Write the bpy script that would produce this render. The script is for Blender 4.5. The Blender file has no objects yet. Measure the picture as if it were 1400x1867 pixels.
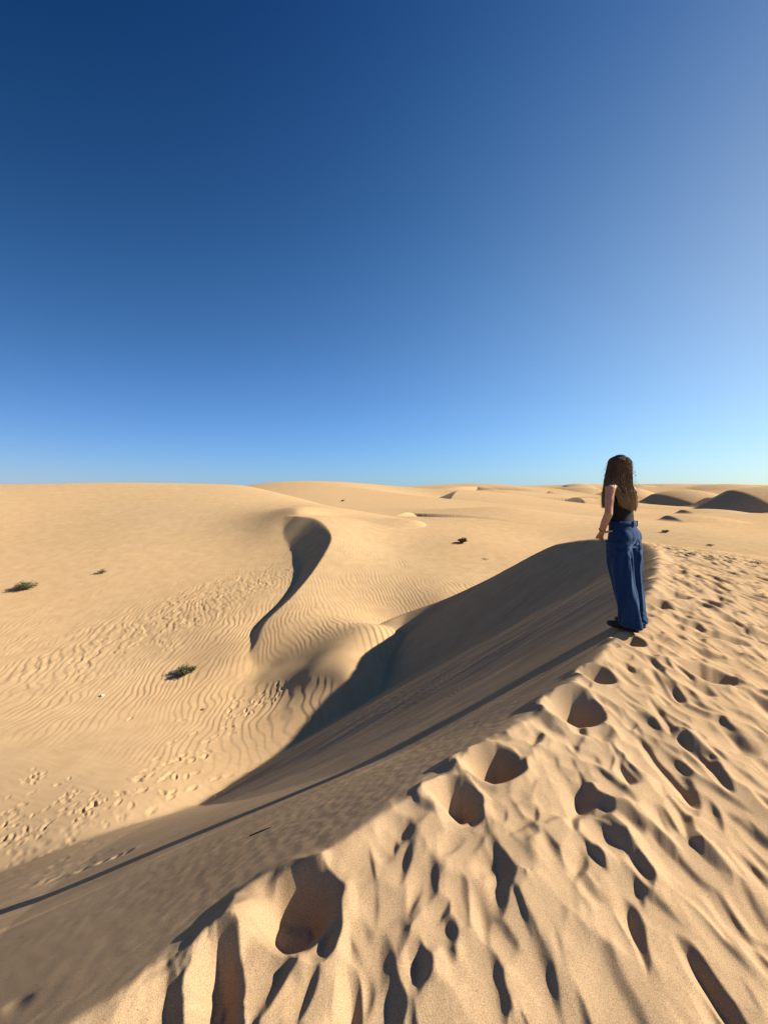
import bpy, bmesh, math, random
import numpy as np
from mathutils import Vector, Matrix

Q = 1.0            # mesh density of the sand
F, HX, HY = 800.0, 700.0, 895.0      # focal length and horizon of the photo, in its pixels
SUN_AZ, SUN_EL = math.radians(4.0), math.radians(29.0)   # azimuth ahead of +x
CAM_Z = 1.5
RNG = np.random.default_rng(7)
random.seed(7)

def at(px, py, Y):
    return ((px-HX)/F*Y, Y, -(py-HY)/F*Y)
def atf(px, py, Y, dz=0.0):          # valley points, set a little deeper
    k = np.interp(Y, [7, 12, 22, 45], [1.24, 1.27, 1.25, 1])
    a = at(px, py, Y*k); return (a[0], a[1], a[2]+dz)

# ---------------------------------------------------------------- noise
_perm = np.random.default_rng(3).permutation(256).astype(np.int32)
_perm = np.concatenate([_perm, _perm])
_ga = np.random.default_rng(4).uniform(0, 2*np.pi, 256)
_gx, _gy = np.cos(_ga).astype(np.float32), np.sin(_ga).astype(np.float32)
def perlin(x, y, seed=0):
    x = np.asarray(x, np.float64)+seed*17.13; y = np.asarray(y, np.float64)+seed*31.7
    xf = np.floor(x); yf = np.floor(y)
    xi = xf.astype(np.int64) & 255; yi = yf.astype(np.int64) & 255
    u = (x-xf).astype(np.float32); v = (y-yf).astype(np.float32)
    su = u*u*u*(u*(u*6-15)+10); sv = v*v*v*(v*(v*6-15)+10)
    xj = (xi+1) & 255; yj = (yi+1) & 255
    def g(a, b, dx, dy):
        h = _perm[_perm[a]+b]
        return _gx[h]*dx+_gy[h]*dy
    n00 = g(xi, yi, u, v); n10 = g(xj, yi, u-1, v)
    n01 = g(xi, yj, u, v-1); n11 = g(xj, yj, u-1, v-1)
    a = n00+su*(n10-n00); b = n01+su*(n11-n01)
    return (a+sv*(b-a))*1.5
def fbm(x, y, o=3, seed=0):
    s = 0; a = 1.0
    for i in range(o):
        s = s+a*perlin(x*2**i, y*2**i, seed+i*5); a *= .5
    return s
def sstep(a, b, x):
    t = np.clip((x-a)/(b-a), 0, 1); return t*t*(3-2*t)
def smax(a, b, k):
    return .5*(a+b+np.sqrt((a-b)**2+k*k))

# ---------------------------------------------------------------- thin plate surfaces
class TPS:
    def __init__(self, pts, reg=1e-3, sc=10.0):
        p = np.array(pts, float); self.c = p[:, :2]/sc; self.sc = sc; n = len(p)
        d = np.linalg.norm(self.c[:, None]-self.c[None], axis=2)
        K = np.where(d > 0, d*d*np.log(np.maximum(d, 1e-9)), 0)+np.eye(n)*reg
        P = np.hstack([np.ones((n, 1)), self.c])
        A = np.zeros((n+3, n+3)); A[:n, :n] = K; A[:n, n:] = P; A[n:, :n] = P.T
        self.w = np.linalg.solve(A, np.concatenate([p[:, 2], np.zeros(3)]))
    def __call__(self, x, y):
        out = np.empty(x.shape, np.float64); n = len(self.c)
        for s in range(0, len(x), 60000):
            X = x[s:s+60000]/self.sc; Y = y[s:s+60000]/self.sc
            o = self.w[n]+self.w[n+1]*X+self.w[n+2]*Y
            for i in range(n):
                r2 = (X-self.c[i, 0])**2+(Y-self.c[i, 1])**2+1e-12
                o = o+self.w[i]*.5*r2*np.log(r2)
            out[s:s+60000] = o
        return out

def catmull(pts, step):
    p = np.array(pts, float); p = np.vstack([2*p[0]-p[1], p, 2*p[-1]-p[-2]]); out = []
    for i in range(1, len(p)-2):
        L = np.linalg.norm(p[i+1]-p[i]); st = step(p[i], p[i+1]); n = max(2, int(L/st))
        t = (np.arange(n)/n)[:, None]
        a, b, c, d = p[i-1], p[i], p[i+1], p[i+2]
        out.append(.5*((2*b)+(c-a)*t+(2*a-5*b+4*c-d)*t*t+(3*b-a-3*c+d)*t**3))
    out.append(p[-2][None]); return np.vstack(out)

class Crest:
    """a dune brink: windward on its right, an angle-of-repose slip face on its left"""
    def __init__(self, pts, k, kw=None, step=None):
        self.p = catmull(pts, step or (lambda a, b: .006*max(1.6, np.hypot(*(.5*(a+b))[:2]))))
        self.k = k; self.kw = kw; self.d0 = None; self.ef = .009
        t = np.gradient(self.p[:, :2], axis=0); self.t = t/np.linalg.norm(t, axis=1)[:, None]
    def eval(self, x, y, kk=None):
        """signed distance (right +), cone envelope with slope k, nearest index"""
        n = len(x); sd = np.empty(n); L = np.empty(n); idx = np.empty(n, np.int32)
        px, py, pz = (self.p[:, i].astype(np.float32) for i in range(3))
        k = np.asarray(self.k, np.float32)
        if self.d0 is not None: d0 = self.d0.astype(np.float32); k2 = self.k2.astype(np.float32)
        for s in range(0, n, 8000):
            X = x[s:s+8000].astype(np.float32)[:, None]; Y = y[s:s+8000].astype(np.float32)[:, None]
            dx = X-px; dy = Y-py; d = np.sqrt(dx*dx+dy*dy)
            e = self.ef*np.sqrt(px*px+py*py); L[s:s+8000] = (pz-k*(np.sqrt(d*d+e*e)-e)-(np.float32(0) if self.d0 is None else k2*np.maximum(0, d-d0))).max(1)
            i = d.argmin(1); r = np.arange(len(i))
            cr = self.t[i, 0]*dy[r, i]-self.t[i, 1]*dx[r, i]
            sd[s:s+8000] = np.where(cr < 0, 1, -1)*d[r, i]; idx[s:s+8000] = i
        return sd, L, idx

# ---------------------------------------------------------------- the big shapes
# main dune: brink from behind the camera to the woman, the summit behind her, and the far horn
MAIN = [(-6.5,-2.3,-1.5), (-3.5,-.7,-1.44), (-2.0,.2,-1.43), (-1.4,.66,-1.425), (-.97,1.045,-1.42), (-.58,1.38,-1.415), (-.2,1.71,-1.395), (.2,2.055,-1.375), (.65,2.44,-1.36), (1.07,2.80,-1.345), at(1092,1200,3.43), at(1135,1150,4.06), at(1172,1105,4.85), at(1198,1060,6.1),
        at(1203,1022,8.6), at(1197,1001,12.4), at(1172,989,15.8), at(1100,982,18.4), at(1040,988,20.0),
        at(1000,1000,21.0), at(900,1053,22.8), at(820,1090,24.0), at(750,1115,24.4), at(690,1142,23.8), at(600,1200,22.8)]
W1P = MAIN+[(1.2,.3,-1.52), (.2,-1.5,-1.62), (2.2,2.0,-1.56), (4.0,3.6,-1.66), (4.4,6.0,-1.45), (3.0,0.,-1.75),
        (6.0,4.5,-1.95), (6.5,9.0,-1.62), (10.,8.,-2.25), (12.5,14.,-2.25), (14.8,18.,-2.6), (18,22,-3.6), (10.8,19,-2.3), (22,12,-4.4), (11,0,-3.0),
        (11.5,23,-3.0), (12,27,-4.6), (8,25,-5.2), (4,25,-7), (20,30,-6.5), (30,20,-6.5), (25,0,-6.5), (0,27,-8.5), (0,-12,-3.5), (12,-12,-5), (-8,-10,-3.5)]
FLOORP = [atf(0,1655,7.6), atf(100,1595,8.0), atf(270,1500,9.3), atf(400,1390,11.6), atf(522,1280,14.7), atf(650,1190,19.4),
        atf(100,1400,11), atf(0,1400,11), atf(340,1222,17), atf(0,1222,16.8), atf(150,1150,20.6), atf(0,1060,27.5), atf(200,1060,28),
        atf(400,1060,28), atf(0,970,43), atf(250,970,43), atf(450,972,42), atf(0,884,74), atf(200,880,76), atf(400,884,76),
        atf(440,885,80), atf(520,903,68), atf(620,926,57), atf(715,945,50), atf(760,952,47), atf(540,936,45.5,.15), atf(515,930,50,.2), atf(485,918,58,.2),
        atf(478,1258,15.95), atf(560,1262,15.0), atf(640,1264,14.3), (-3.6,22.6,-10.1), (-1.2,21.4,-9.4), (-60,105,-3), (-40,110,-4), (-20,110,-6), (-80,150,-6), (-20,160,-8), (-110,60,2.5), (-60,30,-3.5), (-40,10,-7.2), (-30,-10,-7),
        (-12,-12,-9), (-8,2,-9.4), (-14,15,-8.8), (-4,9,-10), (0,14,-10), (5,18,-9.6), (12,30,-9), (10,45,-7), (0,38,-6.5), (30,60,-7.5), (40,20,-8), (0,80,-7), (60,-30,-8),
        (-60,-60,-8), (150,150,-9), (-300,200,-6), (300,-100,-9), (-200,-200,-9), (0,300,-9)]
S_CREST = [atf(462,1200,17.6), atf(472,1170,18.4), atf(488,1132,20), atf(541,1080,23), atf(577,1035,27), atf(605,985,32.5), atf(600,966,36), atf(576,946,41), atf(545,938,44.5), atf(505,934,47.5), atf(470,915,60)]
for c, hh in zip(S_CREST, [.02, .22, .48, .65, .95, 1.6, 1.7, 1.2, .4]):     # the foot of the small slip face, and the floor under the mound
    FLOORP.append((c[0]-hh/.74-.1, c[1], c[2]-hh)); FLOORP.append((c[0]+3.0, c[1], c[2]-1.2))
W2P = S_CREST[:8]+[atf(700,1060,26), atf(700,1000,34), atf(700,950,49), atf(800,1088,23), atf(715,1143,20.4), atf(512,1158,18.6), atf(600,1160,17.8), atf(690,1146,17.8), atf(735,1185,17.2), atf(700,1215,16.0), atf(640,1215,15.4), atf(560,1215,16.3), atf(492,1215,17.1), atf(478,1256,16.0), atf(560,1256,15.2), atf(630,1252,14.5), atf(900,1045,28), atf(1000,1010,34), atf(850,985,38), atf(1000,985,42), atf(1100,955,52), atf(830,940,55), atf(920,925,62), atf(740,935,62),
        (-3.6,18,-10.6), (-7.4,20,-10.2), (1.2,19,-8.9), (4,23,-8.0), (-6,10,-12), (4,10,-12),
        atf(620,877,140), atf(480,881,140), atf(780,894,170), atf(700,884,150), atf(650,903,110), atf(700,928,78), atf(560,912,98), atf(800,927,82),
        atf(900,903,130), atf(1000,900,150), atf(1000,940,76), atf(1300,960,52), atf(1400,987,38), atf(1300,975,42), atf(1200,968,46), atf(1400,945,68), 
        at(1300,937.5,80), at(1240,938,80), at(1390,938,78), (72,100,-5.4), (62,105,-5.2), (80,118,-4.8), (98,150,-4.6), (90,150,-4.6), (55,120,-3.6), atf(1310,883,190), atf(1400,887,200), atf(1252,890,230), atf(1205,884,250), atf(1150,888,255), atf(1085,883,260), atf(1000,890,255), atf(860,882,235), atf(945,887,240), atf(785,893,215), (-200,300,0), (0,420,-2), (300,400,0), (500,200,-3), (200,60,-5), (100,-60,-7), (-60,60,-12), (-100,150,-10),
        (0,1200,-3), (900,900,-3), (-900,900,-3), (1200,0,-5), (-300,-300,-10), (0,-600,-8)]
T1, TF, T2 = TPS(W1P), TPS(FLOORP), TPS(W2P)
C1 = Crest(MAIN, .66)
_r = np.hypot(C1.p[:, 0], C1.p[:, 1])
C1.k = np.where(C1.p[:, 1] < .8, .615, np.interp(_r, [1.0, 2.6, 4.2, 6.5], [.615, .665, .69, .70]))
C1.d0 = np.interp(_r, [2.4, 4.0], [3.2, 2.4])
C1.k2 = np.zeros(len(C1.p))
C2 = Crest(S_CREST, .74, step=lambda a, b: .0035*np.hypot(*(.5*(a+b))[:2])); C2.ef = .003
# far slip faces: brink points, slip slope, windward slope
FAR = [   # brink from right to left (or going away): the slip face is on its left; height, slip slope, windward slope
 ([at(752,939,60), at(740,941,58.5), at(722,950,56)], .8, .5, .03),
 ([at(822,919,112), at(838,906,128), at(862,897,142)], 3.2, .5, .05),
 ([at(870,899,215), at(835,894,208), at(800,889,204), at(782,890,200)], 2.6, .55, .05),
 ([at(1068,917,118), at(1058,908,124), at(1040,902,134)], 2.6, .5, .05),
 ([at(1000,893,190), at(960,891,190), at(920,893,190)], 2.0, .4, .03),
 ([at(1100,893,200), at(1060,891,200), at(1030,894,200)], 3.0, .5, .03)]
FARC = []
for p, D, k, kw in FAR:
    c = Crest(p, k, kw, step=lambda a, b: .25); c.D = D; FARC.append(c)
    t = np.linspace(0, 1, len(c.p)); c.Di = D*np.sin(np.pi*t)**.8

DOMES = [   # crescent dunes far off: top, width, length, height, brink to the left of the top, its curve, slip slope
 (at(1246,893,152), 19, 20, 6.5, -9.0, .018, .55), (at(1322,882.5,182), 32, 26, 8.0, -15, .012, .5),
 (at(1352,902,130), 24, 10, 5.0, -10.0, .04, .5), (at(1415,887,112), 27, 13, 6.2, -11, .022, .55), (at(1250,939,60), 12, 5, 2.3, -2.4, .06, .6), (at(1283,928,84), 17, 6, 3.2, -4.0, .05, .6), (at(1075,905,135), 12, 9, 3.0, -4, .03, .55), (at(865,902,150), 22, 10, 3.6, -8, .02, .55), (at(1070,884,215), 26, 16, 6.0, -11, .015, .5),
 (at(880,882.5,232), 40, 20, 7.0, -20, .01, .45), (at(905,893,150), 26, 18, 4.5, -14, .02, .5), (at(1165,884,225), 22, 14, 5.5, -9, .02, .5), (at(1235,884,240), 22, 14, 5.5, -9, .02, .5), (at(1130,887,180), 16, 14, 4.5, -6, .02, .5)]
def dome(x, y, u):
    (X, Y, Z), wx, wy, H, xb, c, k, s = (*u, .12)[:8]
    dx = x-X; dy = y-Y
    br = xb+c*dy*dy+s*dy; cap = lambda a: Z-H*((a/wx)**2+(dy/wy)**2)
    w = cap(dx); l = cap(br)-k*(br-dx)
    return np.where(dx > br, w, np.minimum(l, w+50))

def base(x, y):
    """big shapes -> height, signed distance to the main brink, masks"""
    n = len(x); r = np.hypot(x, y)
    fl = TF(x, y)-10*sstep(4, 14, x)*sstep(20, 35, y); w2 = T2(x, y)
    far = r > 45
    if far.any():
        X, Y = x[far], y[far]; z = w2[far]
        for u in DOMES: z = smax(z, np.maximum(dome(X, Y, u), -60), .25)
        for c in FARC:
            m = np.hypot(X-c.p[:, 0].mean(), Y-c.p[:, 1].mean()) < 75
            if not m.any(): continue
            sd, L, i = c.eval(X[m], Y[m])
            Di = c.Di[i]; d = np.abs(sd); low = 1.3*Di/c.k
            lee_d = np.maximum(.4*Di-c.k*d, -.9*Di*np.exp(-np.maximum(0, d-low)/(4.5*Di+.5)))
            z[m] += np.where(sd > 0, (.4 if c.D > 1.8 else .15)*Di*np.exp(-(d/(12+6*c.D))**2), lee_d)
        w2[far] = z
    s2 = np.full(n, 50.0); near2 = (r < 100) & (x < 6) & (x > -22) & (y > 8)
    m2 = w2.copy()
    if near2.any():
        sd, L, i = C2.eval(x[near2], y[near2]); sd = np.where(i >= len(C2.p)-4, np.abs(sd), sd); s2[near2] = sd
        m2[near2] = np.where(sd > 0, w2[near2], np.minimum(L, w2[near2]))
    far_left = (~near2) & (x < -20) & (y < 60)
    m2[far_left] = np.minimum(m2[far_left], fl[far_left]-5)
    z = smax(fl, m2, .05+.25*sstep(2, 5, np.abs(s2))*(r < 40)+.9*np.exp(-((x+3.6)/3.2)**2-((y-19.6)/1.8)**2))
    s1 = np.full(n, 99.0); near1 = (r < 45)
    m1 = np.full(n, -99.0); lee = np.zeros(n, bool)
    if near1.any():
        X, Y = x[near1], y[near1]
        sd, L, i = C1.eval(X, Y)
        w1 = T1(X, Y)
        mm = np.where(sd > 0, np.maximum(np.where(i > len(C1.p)-8, -99, w1), L), L)
        s1[near1] = sd; m1[near1] = mm
        m1[near1] = mm
    zz = smax(z, m1, .10)
    return zz, s1, s2, m1-z, fl-m2
# ---------------------------------------------------------------- prints, ripples, streaks
class Hash:
    """buckets of points, for stamping prints"""
    def __init__(self, x, y, cell, rmax):
        self.c = cell; self.idx = np.nonzero(np.hypot(x, y) < rmax)[0]
        self.k = self.key(np.floor(x[self.idx]/cell), np.floor(y[self.idx]/cell))
        o = np.argsort(self.k, kind='stable'); self.k = self.k[o]; self.idx = self.idx[o]
    def key(self, a, b): return (a.astype(np.int64)+4000)*8192+(b.astype(np.int64)+4000)
    def near(self, X, Y, r):
        c = self.c; out = []
        for a in range(int(math.floor((X-r)/c)), int(math.floor((X+r)/c))+1):
            k0 = (a+4000)*8192+int(math.floor((Y-r)/c))+4000; k1 = (a+4000)*8192+int(math.floor((Y+r)/c))+4000
            i0 = np.searchsorted(self.k, k0, 'left'); i1 = np.searchsorted(self.k, k1, 'right')
            out.append(self.idx[i0:i1])
        return np.concatenate(out)

def stamp(h, x, y, dz, X, Y, a, b, th, D, rim=.25, soft=.55, lee=1.0, seed=0, rag=.22):
    """a print: long axis a at angle th from +y, width b, depth D; its left wall is lee times gentler"""
    R = max(a, b)*2.2*max(1, lee); i = h.near(X, Y, R)
    if not len(i): return
    dx = x[i]-X; dy = y[i]-Y
    u = dx*math.sin(th)+dy*math.cos(th); v = dx*math.cos(th)-dy*math.sin(th)
    w = 1+rag*perlin(x[i]/(b*1.1), y[i]/(b*1.1), seed % 50)+.5*rag*perlin(x[i]/(b*.4), y[i]/(b*.4), 60+seed % 40)
    vv = np.where(v < 0, v/lee, v)
    q = np.sqrt((u/a)**2+(vv/b)**2)/w
    s = soft+(1.05-soft)*sstep(.5, -.7, vv/b); hole = sstep(1.12, 1.12-s, q)
    ring = np.exp(-((q-1.3)/.28)**2)
    dz[i] += -D*hole+rim*D*ring

def scoop(h, dz, x, y, X, Y, a, b, th, D, skew, seed):
    """an old print worn to a bowl: steeper on its right, cutting into the ones before it"""
    i = h.near(X, Y, max(a, b*1.6)*1.25)
    if not len(i): return
    dx = x[i]-X; dy = y[i]-Y
    u = dx*math.sin(th)+dy*math.cos(th); v = dx*math.cos(th)-dy*math.sin(th)
    vv = np.where(v > 0, v/(b*(2-skew)), v/(b*skew))
    q = np.sqrt((u/a)**2+vv**2)/(1+.26*perlin(x[i]/(b*1.3), y[i]/(b*1.5), seed % 90)+.10*perlin(x[i]/(b*.5), y[i]/(b*.7), seed % 70))
    bowl = -D*(1-q**1.8)+.12*D
    k = .18*D; t = np.clip(q*1.0, 0, 1.25)
    ins = q < 1.22
    if not ins.any(): return
    cut = np.where(ins, bowl+.35*D+dz[i][ins].mean(), 1e3)
    o = dz[i]+0.0
    dz[i] = np.where(q < 1.22, .5*(o+cut-np.sqrt((o-cut)**2+k*k)), o)

HOLES = [  # (px, py, half length m, half width m, angle deg from +y, depth m, lee)  seen on the trampled brink
 (525,1632,.13,.17,35,.115,1.0), (398,1790,.15,.06,-20,.068,1.2), (498,1770,.11,.045,30,.05,1.2), (588,1700,.05,.03,0,.04,1.2), (36,1830,.05,.09,60,.03,1.0),
 (888,1385,.11,.145,20,.12,1.0), (825,1450,.08,.11,20,.09,1.0), (858,1478,.06,.04,10,.06,1.0), (1038,1280,.15,.165,30,.14,1.0),
 (1082,1222,.10,.11,40,.09,1.0), (1142,1162,.11,.12,50,.09,1.0),
 (1195,1097,.16,.17,70,.08,1.0), (905,1565,.09,.035,10,.055,1.3), (1010,1378,.07,.05,30,.06,1.3),
 (1085,1375,.06,.05,20,.06,1.3), (1100,1410,.16,.07,-25,.055,1.6), (1165,1335,.16,.06,-35,.05,1.8), (1095,1505,.16,.06,-15,.055,1.8), (1030,1590,.15,.055,-8,.05,1.8),
 (1130,1680,.15,.055,-10,.06,1.8), (1120,1790,.20,.09,-8,.06,2.0), (940,1470,.12,.06,-25,.045,1.8), (1290,1225,.20,.10,-60,.08,1.4), (1260,1590,.22,.06,-30,.05,1.8),
 (690,1750,.12,.07,0,.05,1.6), (810,1690,.07,.04,0,.05,1.4), (660,1570,.09,.06,40,.045,1.5), (700,1830,.15,.07,0,.045,1.6), (900,1800,.16,.06,5,.045,1.7), (1000,1800,.18,.06,0,.05,1.7),
 (1380,1430,.2,.07,-35,.06,1.6), (1390,1530,.25,.07,-35,.055,1.7), (1330,1720,.25,.07,-25,.045,1.8), (1250,1280,.2,.06,-45,.035,1.8), (1350,1300,.2,.06,-50,.035,1.8),
 (1320,1160,.22,.10,-70,.07,1.3), (1250,1130,.18,.08,-60,.06,1.3), (1370,1155,.3,.16,-70,.07,1.2), (1180,1310,.10,.05,-40,.04,1.5), (780,1600,.10,.05,15,.045,1.6), (840,1620,.10,.05,5,.045,1.7),
 (1225,1078,.22,.13,75,.075,1.1), (1205,1050,.22,.12,75,.07,1.1), (1230,1040,.3,.16,60,.07,1.1), (1215,1020,.3,.2,60,.08,1.1)]

def hit(px, py, lo=.6, hi=300):
    Y = np.geomspace(lo, hi, 900)
    X = (px-HX)/F*Y; Z = -(py-HY)/F*Y
    d = base(X, Y)[0]-Z
    k = np.nonzero(d > 0)[0]
    k = k[0] if len(k) else len(Y)-1
    return X[k], Y[k], Z[k]

def asym(p, a=.5):
    return np.sin(2*np.pi*p+a*np.sin(2*np.pi*p))

def detail(x, y, z, s1, s2, mm, fm):
    dz = np.zeros_like(x); r = np.hypot(x, y)
    on_main = sstep(-.10, .06, mm)
    # --- wind flutes and softened tramplings on the windward side of the main dune
    m = (r < 32) & (s1 > -.2) & (mm > -.15)
    X, Y, S = x[m], y[m], s1[m]; rr = r[m]
    side = sstep(-.02, .45, S)*on_main[m]
    wx = X+.10*perlin(X/.45, Y/.7, 1)+.04*perlin(X/.15, Y/.25, 2)+.35*perlin(X/2.2, Y/2.6, 3)
    fade = 1-.75*sstep(9, 24, rr)
    f1 = asym(wx/.15+Y*.10, .75); f2 = asym(wx/.31-Y*.22+1.3, .75)
    amp = sstep(-.55, .55, perlin(X/.5, Y/.9, 4))
    d = (.0072*f1*amp+.009*f2*sstep(-.45, .45, perlin(X/.8, Y/1.3, 5)))*sstep(1.0, 3.0, rr)
    def bowls(X_, Y_): return -.125*np.abs(perlin(X_/.27+.35*perlin(X_/.5, Y_/.5, 61), Y_/.50, 62))-.055*np.abs(perlin(X_/.13, Y_/.27+.4*perlin(X_/.3, Y_/.3, 63), 64))
    g0 = bowls(X, Y); sk = .9*sstep(.0, .4, S)
    d += bowls(X+.55*sk*g0, Y-.15*g0)+.045
    d += .005*perlin(X/.10, Y/.22, 6)+.014*perlin((X+.08*perlin(X/.3, Y/.4, 9))/.36, Y/.62, 7)
    dz[m] += d*side*fade*(.55+.45*sstep(7.0, 1.5, S))
    h = Hash(x, y, .25, 34)
    rng = np.random.default_rng(11)
    # --- many older prints, worn to bowls that cut into each other
    P = C1.p; L = np.cumsum(np.r_[0, np.linalg.norm(np.diff(P[:, :2], axis=0), axis=1)])
    LN = L[np.argmin(np.abs(P[:, 1]-1.2))]
    for k in range(1900):
        if k < 600:
            X0, Y0 = rng.uniform(-.7, 4.2), rng.uniform(.75, 4.6)
        elif k < 1400:
            t = LN+1+rng.uniform(0, 1)**.9*22; i = min(np.searchsorted(L, t), len(P)-1); off = rng.uniform(0, 1)**1.3*(1.5+.55*(t-LN)+.2)
            X0, Y0 = P[i, 0]+C1.t[i, 1]*off, P[i, 1]-C1.t[i, 0]*off
        else:
            t = LN+rng.uniform(0, 1)*20; i = min(np.searchsorted(L, t), len(P)-1); off = abs(rng.normal(0, .3))
            X0, Y0 = P[i, 0]+C1.t[i, 1]*off, P[i, 1]-C1.t[i, 0]*off
        rr0 = math.hypot(X0, Y0)
        if rr0 > 27 or rr0 < .7 or C1.eval(np.array([X0]), np.array([Y0]))[0][0] < (.10 if k < 1400 else .0): continue
        g = rng.uniform(0, 1)
        a = .10+.10*rng.uniform(0, 1); b = .06+.05*rng.uniform(0, 1); D = .010+.030*g**1.5; th = rng.normal(-.10, .35)
        if rr0 > 4.5: a *= 1.15; D *= 1.2
        if k >= 1400: th = rng.normal(.7, .6); D *= 1.5; a *= .8
        if k % 7 == 0 and k < 1400: a *= 1.5; b *= 1.7; D *= 1.25; th += .2
        scoop(h, dz, x, y, X0, Y0, a, b, th, D, rng.uniform(1.25, 1.72), k)
    # --- prints seen one by one
    for k, (px, py, a, b, th, D, lee) in enumerate(HOLES):
        X0, Y0, _ = hit(px, py, .6, 40)
        if D > .065: stamp(h, x, y, dz, X0, Y0, a, b, math.radians(th), D, .18, .55, lee, k, .18)
        else: scoop(h, dz, x, y, X0, Y0, min(a, .16)*1.15, max(b, .065)*1.25, math.radians(th)*.6, D*.62, 1.45, k)
    # --- slip face: low streaks that run with the slope, coarse sand higher up
    m = (r < 30) & (s1 < .15) & (mm > -.1)
    X, Y, S = x[m], y[m], s1[m]
    ca, sa = math.cos(SUN_AZ+.10), math.sin(SUN_AZ+.10)
    u = X*ca+Y*sa; v = -X*sa+Y*ca
    v = v+.05*perlin(u/1.5, v/.6, 21)
    lee = sstep(.05, -.15, S)*on_main[m]
    st = perlin(u/2.6, v/.07, 22)+.6*perlin(u/1.5, v/.035, 23)+.9*perlin(u/4., v/.2, 24)
    band = .3+.7*sstep(-.3, .4, perlin(u/5., v/.9, 25)+.25*perlin(u/1.5, v/.3, 30))
    amp = .006+.016*sstep(2.3, 4.5, r[m])
    d = amp*st*band+.004*perlin(u/.6, v/.03, 27)*band*sstep(2, 4, r[m])
    tongue = perlin(u/7., v/.30, 36); d += .03*np.maximum(0, tongue-.15)*sstep(3, 6, r[m])
    d += (.0022*perlin(X/.06, Y/.06, 26)+.0012*perlin(X/.2, Y/.16, 20))*sstep(6, 2.5, r[m])
    dz[m] += d*lee*sstep(16, 9, r[m])
    d = .02*perlin(u/3, v/.35, 28)+.012*perlin(u/1.2, v/.14, 29)
    dz[m] += d*lee*sstep(5, 9, r[m])
    # --- wind ripples of the middle dune
    m = (fm < .2) & (mm < .1) & (r < 75) & (r > 13) & (x > -9)
    X, Y = x[m], y[m]; rr = r[m]
    wx = X+.22*Y+.25*perlin(X/1.3, Y/1.8, 31)+.08*perlin(X/.5, Y/.7, 32)+1.2*perlin(X/7, Y/9, 33)
    a = sstep(-.5, .2, perlin(X/6, Y/5, 34)+.2)*(.55+.45*perlin(X/1.8, Y/2.4, 35))
    nose = sstep(23.2, 21.2, Y)*sstep(1.5, -.8, X); a_h = .022; near = sstep(2.4, .3, np.hypot(X-.6, (Y-21.8)*.8))         # the bold ripples at the foot of the horn
    d = .012*asym(wx/.24)*np.clip(a, .12, 1)*sstep(50, 30, rr)*(1-near)*(1-nose)+a_h*near*asym((X+.25*Y+.12*(Y-21.7)**2*.2)/.36, .6)
    dz[m] += d*sstep(.1, -.25, mm[m])*sstep(.2, -.1, fm[m])*np.where(s2[m] < .1, 0, 1)
    # --- wind ripples on the floor and the big left dune, with ragged little scarps
    m = (fm > -.2) & (mm < .1) & (r < 95) & (r > 7)
    X, Y = x[m], y[m]; rr = r[m]
    wx = X*1.0+.12*Y+.35*perlin(X/1.5, Y/2.2, 41)+.12*perlin(X/.6, Y/.8, 42)+1.3*perlin(X/6, Y/8, 43)
    rip = asym(wx/.29, .6)
    zone = sstep(43, 30, rr+3*perlin(X/6, Y/6, 44))
    flat = sstep(13.5, 19., Y+.25*X+2.8+1.2*perlin(X/3, Y/3, 45))
    a = np.clip(.55+.55*perlin(X/3, Y/4, 46), .1, 1)
    d = .0155*rip*a*zone*flat+.004*asym((Y+.3*X+.2*perlin(X/1.2, Y/.7, 47))/.28)*sstep(24, 12, rr)*(1-flat*.7)
    # broken scarps
    ph = X/1.9+1.1*perlin(X/1.4, Y/2.2, 51)+.5*perlin(X/.55, Y/.8, 52)+.22*perlin(X/.22, Y/.3, 53); fr = ph-np.floor(ph)
    saw = np.where(fr < .16, fr/.16, (1-fr)/.84)-.5
    pz = np.exp(-(((X+13.0-.45*(Y-27))/3.8)**2+((Y-28)/9.5)**2))
    d += .045*saw*sstep(.2, .8, pz+.35*perlin(X/1.6, Y/2.4, 54))
    d += (.009*perlin(X/.7, Y/1.1, 55)+.008*perlin(X/.3, Y/.45, 56))*sstep(-.1, .5, perlin(X/7, Y/7, 57)+.25)*sstep(17, 24, Y)*zone
    dz[m] += d*sstep(.1, -.3, mm[m])*sstep(-.2, .1, fm[m])
    # --- walked tracks on the floor
    tr = [(520,1258),(492,1275),(470,1284),(440,1290),(428,1298),(405,1330),(385,1345),(378,1375),(345,1380),(330,1392),(305,1420),(262,1410),(250,1418),(305,1448),(258,1447),(280,1475),(228,1488),(215,1455),(170,1470)]
    pts = []
    for a in tr:
        for q in range(2): pts.append((a[0]+rng.normal(0, 7), a[1]+rng.normal(0, 6), .16, .075))
    for q in range(24): pts.append((rng.normal(330, 55), rng.normal(1395+ (0), 38), .16, .075))
    for q in range(18): t = rng.uniform(0, 1); pts.append((495-t*75+rng.normal(0, 5), 1276+t*20+rng.normal(0, 7), .15, .07))
    for q in range(120): pts.append((abs(rng.normal(95, 75)), rng.normal(1535, 48), rng.uniform(.08, .15), rng.uniform(.045, .07)))
    for q in range(40): pts.append((rng.normal(165, 50), rng.normal(1475, 25), rng.uniform(.08, .12), .05))
    for q in range(16): pts.append((rng.normal(70, 14), rng.normal(1418, 12), .10, .055))
    Z = np.array(pts)
    for k, (px, py, a, b) in enumerate(pts):
        X0, Y0, _ = hit(px, py, 5, 40)
        stamp(h, x, y, dz, X0, Y0, a, b, rng.normal(.5, .7), rng.uniform(.3, .55)*b, .28, .6, 1.0, k)
    return dz
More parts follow.
